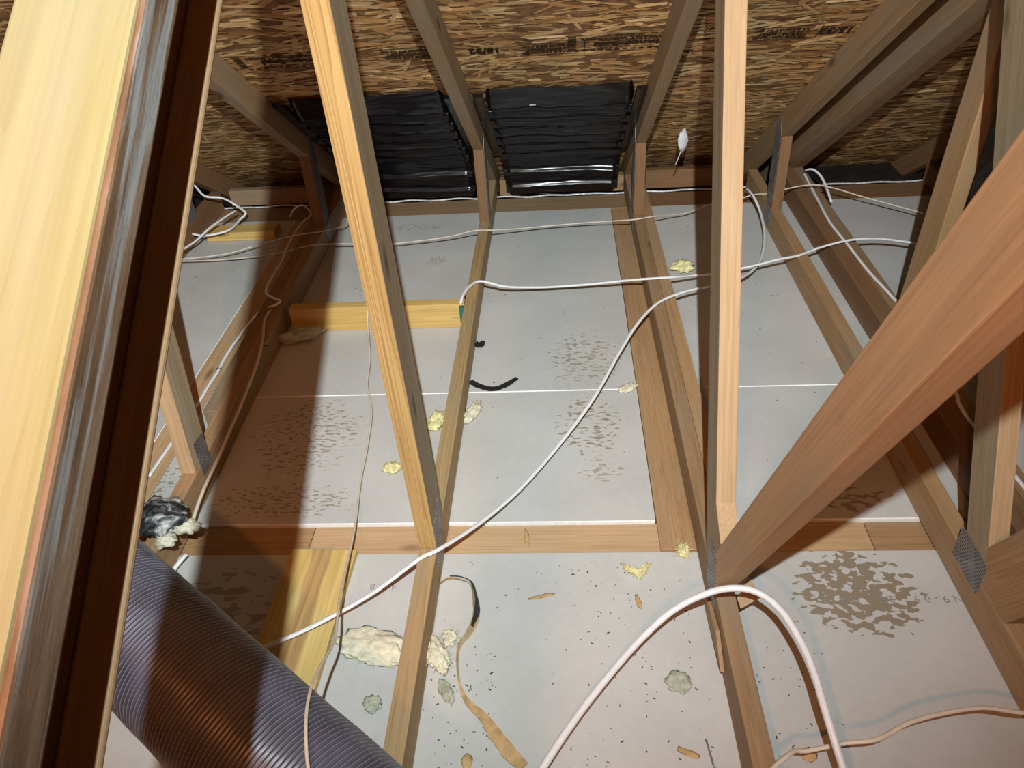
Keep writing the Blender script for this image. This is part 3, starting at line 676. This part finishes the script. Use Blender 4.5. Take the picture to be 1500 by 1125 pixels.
C7c = [[-0.655, 2.140, 0.098], [-0.661, 2.106, 0.096], [-0.650, 2.043, 0.096], [-0.634, 1.986, 0.096], [-0.622, 1.923, 0.094], [-0.610, 1.842, 0.090], [-0.606, 1.749, 0.080], [-0.604, 1.644, 0.070], [-0.602, 1.555, 0.065], [-0.598, 1.458, 0.060], [-0.594, 1.356, 0.06], [-0.590, 1.285, 0.055], [-0.585, 1.234, 0.05]]
C8a = [[-1.215, 2.90, 0.25], [-1.200, 2.962, 0.22], [-1.18, 2.989, 0.16], [-1.119, 3.009, 0.14], [-1.078, 3.027, 0.1], [-1.024, 2.982, 0.08], [-1.049, 2.972, 0.06], [-1.062, 2.863, 0.06], [-1.146, 2.819, 0.06], [-1.195, 2.819, 0.07]]
C8c = [[-1.05, 2.955, 0.105], [-1.075, 2.89, 0.105], [-1.107, 2.805, 0.1], [-1.145, 2.722, 0.08], [-1.174, 2.635, 0.08], [-1.198, 2.519, 0.08]]
C9 = [[1.351, 2.889, 0.07], [1.351, 2.994, 0.1], [1.34, 3.052, 0.12], [1.319, 3.081, 0.13], [1.304, 3.101, 0.12], [1.302, 3.118, 0.098], [1.29, 2.891, 0.093], [1.277, 2.66, 0.093], [1.286, 2.455, 0.093], [1.293, 2.286, 0.093], [1.31, 2.121, 0.093], [1.317, 2.004, 0.093], [1.304, 1.651, 0.093], [1.292, 1.588, 0.093], [1.288, 1.522, 0.093], [1.297, 1.425, 0.093], [1.302, 1.342, 0.093], [1.311, 1.2, 0.093]]
gr = 'electrical cables'
cable('electrical_cable', C1b, 0.0025, M['cable2'], 'thin far cable strung across all trusses just in front of the heel posts', 'cable', gr, 1)
cable('electrical_cable', C1a, 0.0025, M['cable2'], 'short thin cable rising past the left heel post', 'cable', gr, 1)
cable('electrical_cable', C2, 0.0052, M['cable'], 'white cable sagging between trusses behind the pale post, from the yellow blocking', 'cable', gr)
cable('electrical_cable', C3, 0.0052, M['cable'], 'long white cable running diagonally across the floor from the plank to the right', 'cable', gr)
cable('electrical_cable', C4, 0.0068, M['cable'], 'thick white cable arching in a high loop at the lower right', 'cable', gr, 0.9)
cable('electrical_cable', C5, 0.0042, M['cable2'], 'cream cable waving across the lower right corner', 'cable', gr)
cable('electrical_cable', C6, 0.0027, M['cable2'], 'thin cable hanging from the yellow blocking down over the black duct', 'cable', gr, 1)
cable('electrical_cable', C7a, 0.0052, M['cable'], 'white cable hooked at the far end and stapled down the left plate', 'cable', gr)
cable('electrical_cable', C7c, 0.0048, M['cable2'], 'cream cable following the right edge of the left truss chord', 'cable', gr)
cable('electrical_cable', C8a, 0.0062, M['cable'], 'white cable bent back on itself in the far left corner', 'cable', gr)
cable('electrical_cable', C8c, 0.0050, M['cable'], 'straight white cable crossing the bent one in the far left corner', 'cable', gr)
cable('electrical_cable', C9, 0.0055, M['cable'], 'white cable lying along the top of the doubled right girder', 'cable', gr)
cable('electrical_cable', [[-0.575, 1.16, 0.03], [-0.593, 1.128, 0.02], [-0.60, 1.09, 0.008]], 0.006, M['cable'], 'stub of white cable poking out under the wrapped insulation', 'cable', gr)
o = box('cable_sleeve', (-0.036, 2.138, 0.030), (-0.020, 2.1555, 0.086), M['green'], None, 2); tag(o, 'dark green sleeve where the white cable meets the yellow blocking end', 'sleeve')
for p, l in (((-0.786, 1.94, 0.0085), 'wire staple holding the white cable on the left plate'), ((-0.608, 1.93, 0.094), 'wire staple holding the cream cable on the left chord')):
    a = np.array(p); q = [a + np.array([math.cos(k) * 0.008, 0, math.sin(k) * 0.006 - 0.004]) for k in np.linspace(0, math.pi, 7)]
    cable('cable_staple', q, 0.0013, M['tape'], l, 'staple', None, 1)

# ------------------------------------------------------------------ black strips, torn strip
def ribbon(name, pts, widths, mat, label, cat, th=0.0016, tilt=None):
    sp = spline(pts, 0.006); n = len(sp); ws = np.interp(np.linspace(0, 1, n), np.linspace(0, 1, len(widths)), widths)
    tl = np.interp(np.linspace(0, 1, n), np.linspace(0, 1, len(tilt)), tilt) if tilt else np.zeros(n)
    T = np.gradient(sp, axis=0); T /= np.linalg.norm(T, axis=1)[:, None]; c = sp[0].copy()
    V = []; F = []
    for i in range(n):
        s = np.cross(T[i], [0, 0, 1.0]); s /= np.linalg.norm(s); u = np.cross(s, T[i]); d = math.cos(tl[i]) * s + math.sin(tl[i]) * u; m_ = np.cross(d, T[i])
        jit = 0.12 * math.sin(i * 1.9) + 0.1 * math.sin(i * 0.7)
        for a, b_ in ((-0.5, 0), (0.5 + jit * 0.3, 0), (0.5 + jit * 0.3, 1), (-0.5, 1)):
            V.append(tuple(sp[i] - c + d * a * ws[i] + m_ * b_ * th))
    zmin = min(v[2] for v in V) + c[2]
    for i in range(n - 1):
        for k in range(4): F.append((i * 4 + k, i * 4 + (k + 1) % 4, i * 4 + 4 + (k + 1) % 4, i * 4 + 4 + k))
    F += [(3, 2, 1, 0), tuple((n - 1) * 4 + k for k in range(4))]
    me = bpy.data.meshes.new(name); me.from_pydata(V, [], F)
    o = link(name, me, M[mat], None, (c[0], c[1], c[2] + max(0, 0.0006 - zmin))); tag(o, label, cat); return o
ribbon('tape_strip', [(0.021, 1.836, 0.012), (0.05, 1.818, 0.006), (0.085, 1.806, 0.004), (0.116, 1.815, 0.004), (0.160, 1.852, 0.008)], [0.017, 0.02, 0.02, 0.019, 0.012], 'tape', 'longer bent black tape strip sticking out of the golden chord onto the drywall', 'tape')
ribbon('tape_strip', [(0.021, 2.03, 0.02), (0.034, 2.028, 0.012), (0.044, 2.055, 0.01)], [0.024, 0.024, 0.012], 'tape', 'short curled black tape stub beside the golden chord', 'tape')
LS = [(0.022, 1.085, 0.016), (0.038, 1.100, 0.014), (0.065, 1.098, 0.012), (0.090, 1.080, 0.012), (0.106, 1.017, 0.012), (0.098, 0.972, 0.01), (0.078, 0.934, 0.008), (0.077, 0.895, 0.006), (0.086, 0.85, 0.006)]
ribbon('paper_strip', LS, [0.012, 0.016, 0.012, 0.02, 0.022, 0.016, 0.010, 0.006, 0.004], 'paper', 'loop of torn kraft paper strip standing on the drywall beside the golden chord', 'paper strip', 0.001, [1.2, 1.1, 1.2, 0.9, 1.0, 1.2, 1.2, 1.0, 0.6])
ribbon('backing_strip', [(p[0] + 0.002, p[1] + 0.004, p[2] + 0.004) for p in LS[1:6]], [0.006, 0.013, 0.008, 0.018, 0.008], 'tape', 'black tar edge along the back of the torn paper loop', 'tape', 0.001, [1.0, 1.0, 1.0, 1.0, 1.1])
ribbon('wood_splinter', [(0.084, 0.855, 0.006), (0.103, 0.815, 0.005), (0.135, 0.785, 0.004), (0.165, 0.745, 0.005), (0.190, 0.715, 0.004), (0.216, 0.690, 0.004)], [0.003, 0.010, 0.016, 0.024, 0.026, 0.020], 'chip', 'long brown splinter tapering toward the loop of torn paper', 'splinter', 0.003)

# ------------------------------------------------------------------ insulation scraps
gi = 'insulation scraps'
def tuft(loc, size, mat, label, seed, rz=0.0, rough=0.5, shape=None):
    o = lump('insulation_tuft', loc, size, M[mat], seed, rough, 4, rz, 1.7, shape); tag(o, label, 'insulation', gi)
    rs = random.Random(seed); vs = [v.co.copy() for v in o.data.vertices]; V = []; F = []
    for i in range(0 if mat == 'fluffgrey' else 110):                                   # loose fibres standing off the surface
        a = rs.choice(vs); c0 = Vector((0, 0, size[2] * 0.8)); d = (a - c0); d.z = abs(d.z) * 0.6
        if d.length < 1e-6: continue
        d = d.normalized() + Vector((rs.uniform(-.9, .9), rs.uniform(-.9, .9), rs.uniform(-.2, .4)))
        ln = rs.uniform(0.003, 0.009); sd = Vector((-d.y, d.x, 0)).normalized() * 0.00035; b0 = len(V)
        for k in range(4):
            q = a + d * ln * (k / 3) + Vector((math.sin(k * 1.7 + i), math.cos(k * 1.3 + i), 0)) * 0.0012 * k
            q.z = max(q.z, 0.0004); V += [tuple(q - sd), tuple(q + sd)]
        for k in range(3): F.append((b0 + 2 * k, b0 + 2 * k + 1, b0 + 2 * k + 3, b0 + 2 * k + 2))
    me = bpy.data.meshes.new('loose_fibres'); me.from_pydata(V, [], F)
    if V:
        f = link('loose_fibres', me, M[mat], o); f['kind'] = 'stuff'
    return o
tuft((0.73, 2.489, 0.001), (0.036, 0.030, 0.018), 'fluff', 'round yellow insulation tuft on the drywall just left of the pale post', 1)
bend = lambda q: Vector((q.x, q.y + 0.9 * q.x * q.x - 0.4, q.z))
tuft((0.452, 1.125, 0.001), (0.026, 0.017, 0.008), 'fluff', 'V shaped yellow insulation bit on the near drywall', 2, 0.1, 0.5, lambda q: Vector((q.x, q.y * 0.6 + 1.5 * abs(q.x) - 0.8, q.z)))
tuft((0.056, 0.950, 0.001), (0.014, 0.017, 0.008), 'fluffpale', 'small pale insulation puff inside the torn paper loop', 3)
tuft((-0.092, 0.925, 0.001), (0.076, 0.038, 0.009), 'fluffpale', 'large flat cream insulation patch between the plank and golden chord', 4, -0.25, 0.35)
tuft((0.036, 0.905, 0.001), (0.020, 0.042, 0.014), 'fluffpale', 'stretched cream insulation wad against the right side of the golden chord', 5, 0.55)
tuft((0.064, 0.830, 0.001), (0.012, 0.024, 0.009), 'fluffgrey', 'grey insulation twist at the end of the cream wad', 6, 0.5)
tuft((-0.076, 0.806, 0.001), (0.017, 0.016, 0.006), 'fluffgrey', 'greenish grey insulation dab on the drywall above the duct', 7)
tuft((-0.055, 1.652, 0.001), (0.022, 0.040, 0.012), 'fluff', 'yellow insulation tuft between the golden web and its chord', 8, -0.2)
tuft((-0.150, 1.465, 0.001), (0.024, 0.016, 0.008), 'fluff', 'small yellow insulation tuft left of the golden web', 9)
tuft((0.040, 1.69, 0.001), (0.016, 0.050, 0.008), 'fluffpale', 'white wispy insulation strip along the right of the golden chord', 10, -0.3)
tuft((0.482, 1.792, 0.001), (0.026, 0.016, 0.006), 'fluffpale', 'pale insulation wisp at the drywall seam beside the wall plate', 11, 0.6)
tuft((0.557, 1.178, 0.001), (0.012, 0.016, 0.007), 'fluff', 'yellow insulation fleck at the end of the wall plate by the second chord', 12)
tuft((0.505, 0.856, 0.001), (0.022, 0.022, 0.005), 'fluffgrey', 'dusty grey insulation smear left of the second chord', 13)
tuft((-0.56, 2.10, 0.001), (0.075, 0.022, 0.022), 'fluffgrey', 'grey brown insulation roll lying against the yellow blocking', 14, 0.35, 0.4)

def bundle():
    root = empty('wrapped_insulation', (-0.618, 1.185, 0.0895)); tag(root, 'lump of insulation wrapped in torn black plastic on the left chord', 'insulation')
    o = lump('black_wrap', (0, 0, 0), (0.062, 0.050, 0.032), M['bundle'], 21, 0.35, 4, 0.3); o.parent = root; o.matrix_parent_inverse.identity()
    o.location = (0, 0, 0); o['label'] = 'black plastic smeared with white fibres'
    o = lump('fibre_tuft', (0, 0, 0), (0.028, 0.020, 0.014), M['fluffpale'], 22, 0.5, 3); o.parent = root; o.location = (0.062, -0.012, 0.0)
    o = lump('fibre_tuft', (0, 0, 0), (0.022, 0.018, 0.014), M['fluffpale'], 23, 0.5, 3); o.parent = root; o.location = (0.03, -0.05, 0.0)
def m_bundle():
    m, nt, b = new_mat('black_wrap_fibres')
    v = objcoord(nt, (14, 30, 22), False); n = noise_n(nt, v, 1.0, 5, 0.65, 1.0)
    L(nt, ramp(nt, n, [(0.44, (0.015, 0.016, 0.018)), (0.52, (0.08, 0.09, 0.10)), (0.62, (0.5, 0.51, 0.52))]), b.inputs['Base Color'])
    b.inputs['Roughness'].default_value = 0.4; bump(nt, b, n, 0.6, 0.004); return m
M['bundle'] = m_bundle()
bundle()
o = lump('plastic_scrap', (0.757, 2.86, 0.30), (0.020, 0.008, 0.040), M['white'], 31, 0.35, 3, 0.4); tag(o, 'crumpled white scrap hanging from the sheathing left of the pale post', 'scrap')
cable('scrap_thread', [(0.752, 2.862, 0.31), (0.742, 2.87, 0.27), (0.736, 2.875, 0.25)], 0.002, M['white'], 'thread dangling below the crumpled white scrap', 'thread', None, 1)

# ------------------------------------------------------------------ nails, chips and specks
def nail(p, q, label):
    a = np.array(p); b_ = np.array(q); root = empty('nail', tuple(a)); tag(root, label, 'nail')
    link('shank', tube_mesh('shank', spline([(0, 0, 0), tuple((b_ - a) * 0.5), tuple(b_ - a)]), 0.0016, 6), M['plate'], root)
    d = (b_ - a) / np.linalg.norm(b_ - a)
    link('nail_head', tube_mesh('nail_head', np.array([-d * 0.001, d * 0.001]) , 0.0042, 8), M['plate'], root)
nail((0.546, 0.690, 0.0045), (0.540, 0.745, 0.002), 'loose nail on the drywall beside the second chord')
for loc, sz, rz, lab in (((0.505, 0.72, 0.0005), (0.022, 0.006, 0.003), -0.4, 'small wood chip by the loose nail'), ((0.447, 1.045, 0.0005), (0.006, 0.02, 0.002), 0.2, 'reddish wood chip below the V shaped insulation'),
                         ((0.243, 1.06, 0.0005), (0.03, 0.005, 0.002), 0.25, 'pale splinter on the open near drywall'), ((0.712, 0.72, 0.0005), (0.014, 0.014, 0.001), 0.3, 'tan paper flake right of the second chord under the loop'),
                         ((0.115, 0.70, 0.0005), (0.010, 0.014, 0.002), 0.1, 'tan flake near the bottom of the frame'), ((0.205, 1.232, -0.0065), (0.006, 0.03, 0.002), 0.1, 'thin chip lying on the cross plate')):
    o = lump('wood_chip', loc, sz, M['chip'], int(abs(loc[0] * 1000)), 0.3, 2, rz); tag(o, lab, 'wood chip', 'chips on the drywall')
def specks():
    n = 420; V = []; F = []
    zones = [(0.02, 0.16, 0.6, 0.95), (0.30, 0.56, 0.62, 1.16), (0.64, 0.80, 0.65, 1.0), (-0.55, 0.5, 1.3, 3.0), (0.68, 1.09, 1.3, 2.9), (-1.2, -0.88, 1.5, 2.8), (0.02, 0.55, 0.6, 1.17)]
    for i in range(n):
        z = zones[random.choices(range(7), [3, 4, 2, 3, 2, 2, 2])[0]]
        x = random.uniform(z[0], z[1]); y = random.uniform(z[2], z[3])
        if 1.18 < y < 1.285: continue
        a = random.uniform(0, 3.14); l = random.choice((0.0006, 0.0008, 0.0012, 0.0018, 0.0030)); wd = random.uniform(0.0004, 0.0011); h = 0.0012
        b0 = len(V)
        for zz in (0.0002, h):
            for u, v in ((-l, -wd), (l, -wd), (l * 0.8, wd), (-l * 0.9, wd)):
                V.append((x + u * math.cos(a) - v * math.sin(a), y + u * math.sin(a) + v * math.cos(a), zz))
        F += [(b0 + 4, b0 + 5, b0 + 6, b0 + 7), (b0, b0 + 1, b0 + 5, b0 + 4), (b0 + 1, b0 + 2, b0 + 6, b0 + 5), (b0 + 2, b0 + 3, b0 + 7, b0 + 6), (b0 + 3, b0, b0 + 4, b0 + 7)]
    me = bpy.data.meshes.new('debris'); me.from_pydata(V, [], F)
    o = link('debris', me, M['debris']); tag(o, 'fine dark specks and crumbs scattered over the drywall', 'debris', kind='stuff')
specks()
# printing on the drywall, read from the far side
text_mesh('stamp', 'IF-N9-09  2F  M8-S.', 0.026, (0.985, 1.052, 0), (-1, 0, 0), (0, -1, 0), M['inkgrey'], floor, lift=0.0004, sx=1.0, space=1.6).matrix_parent_inverse = floor.matrix_world.inverted()
text_mesh('stamp', 'EI  458', 0.024, (-0.068, 1.090, 0), (-1, 0, 0), (0, -1, 0), M['inkgrey'], floor, lift=0.0004, space=2.0).matrix_parent_inverse = floor.matrix_world.inverted()
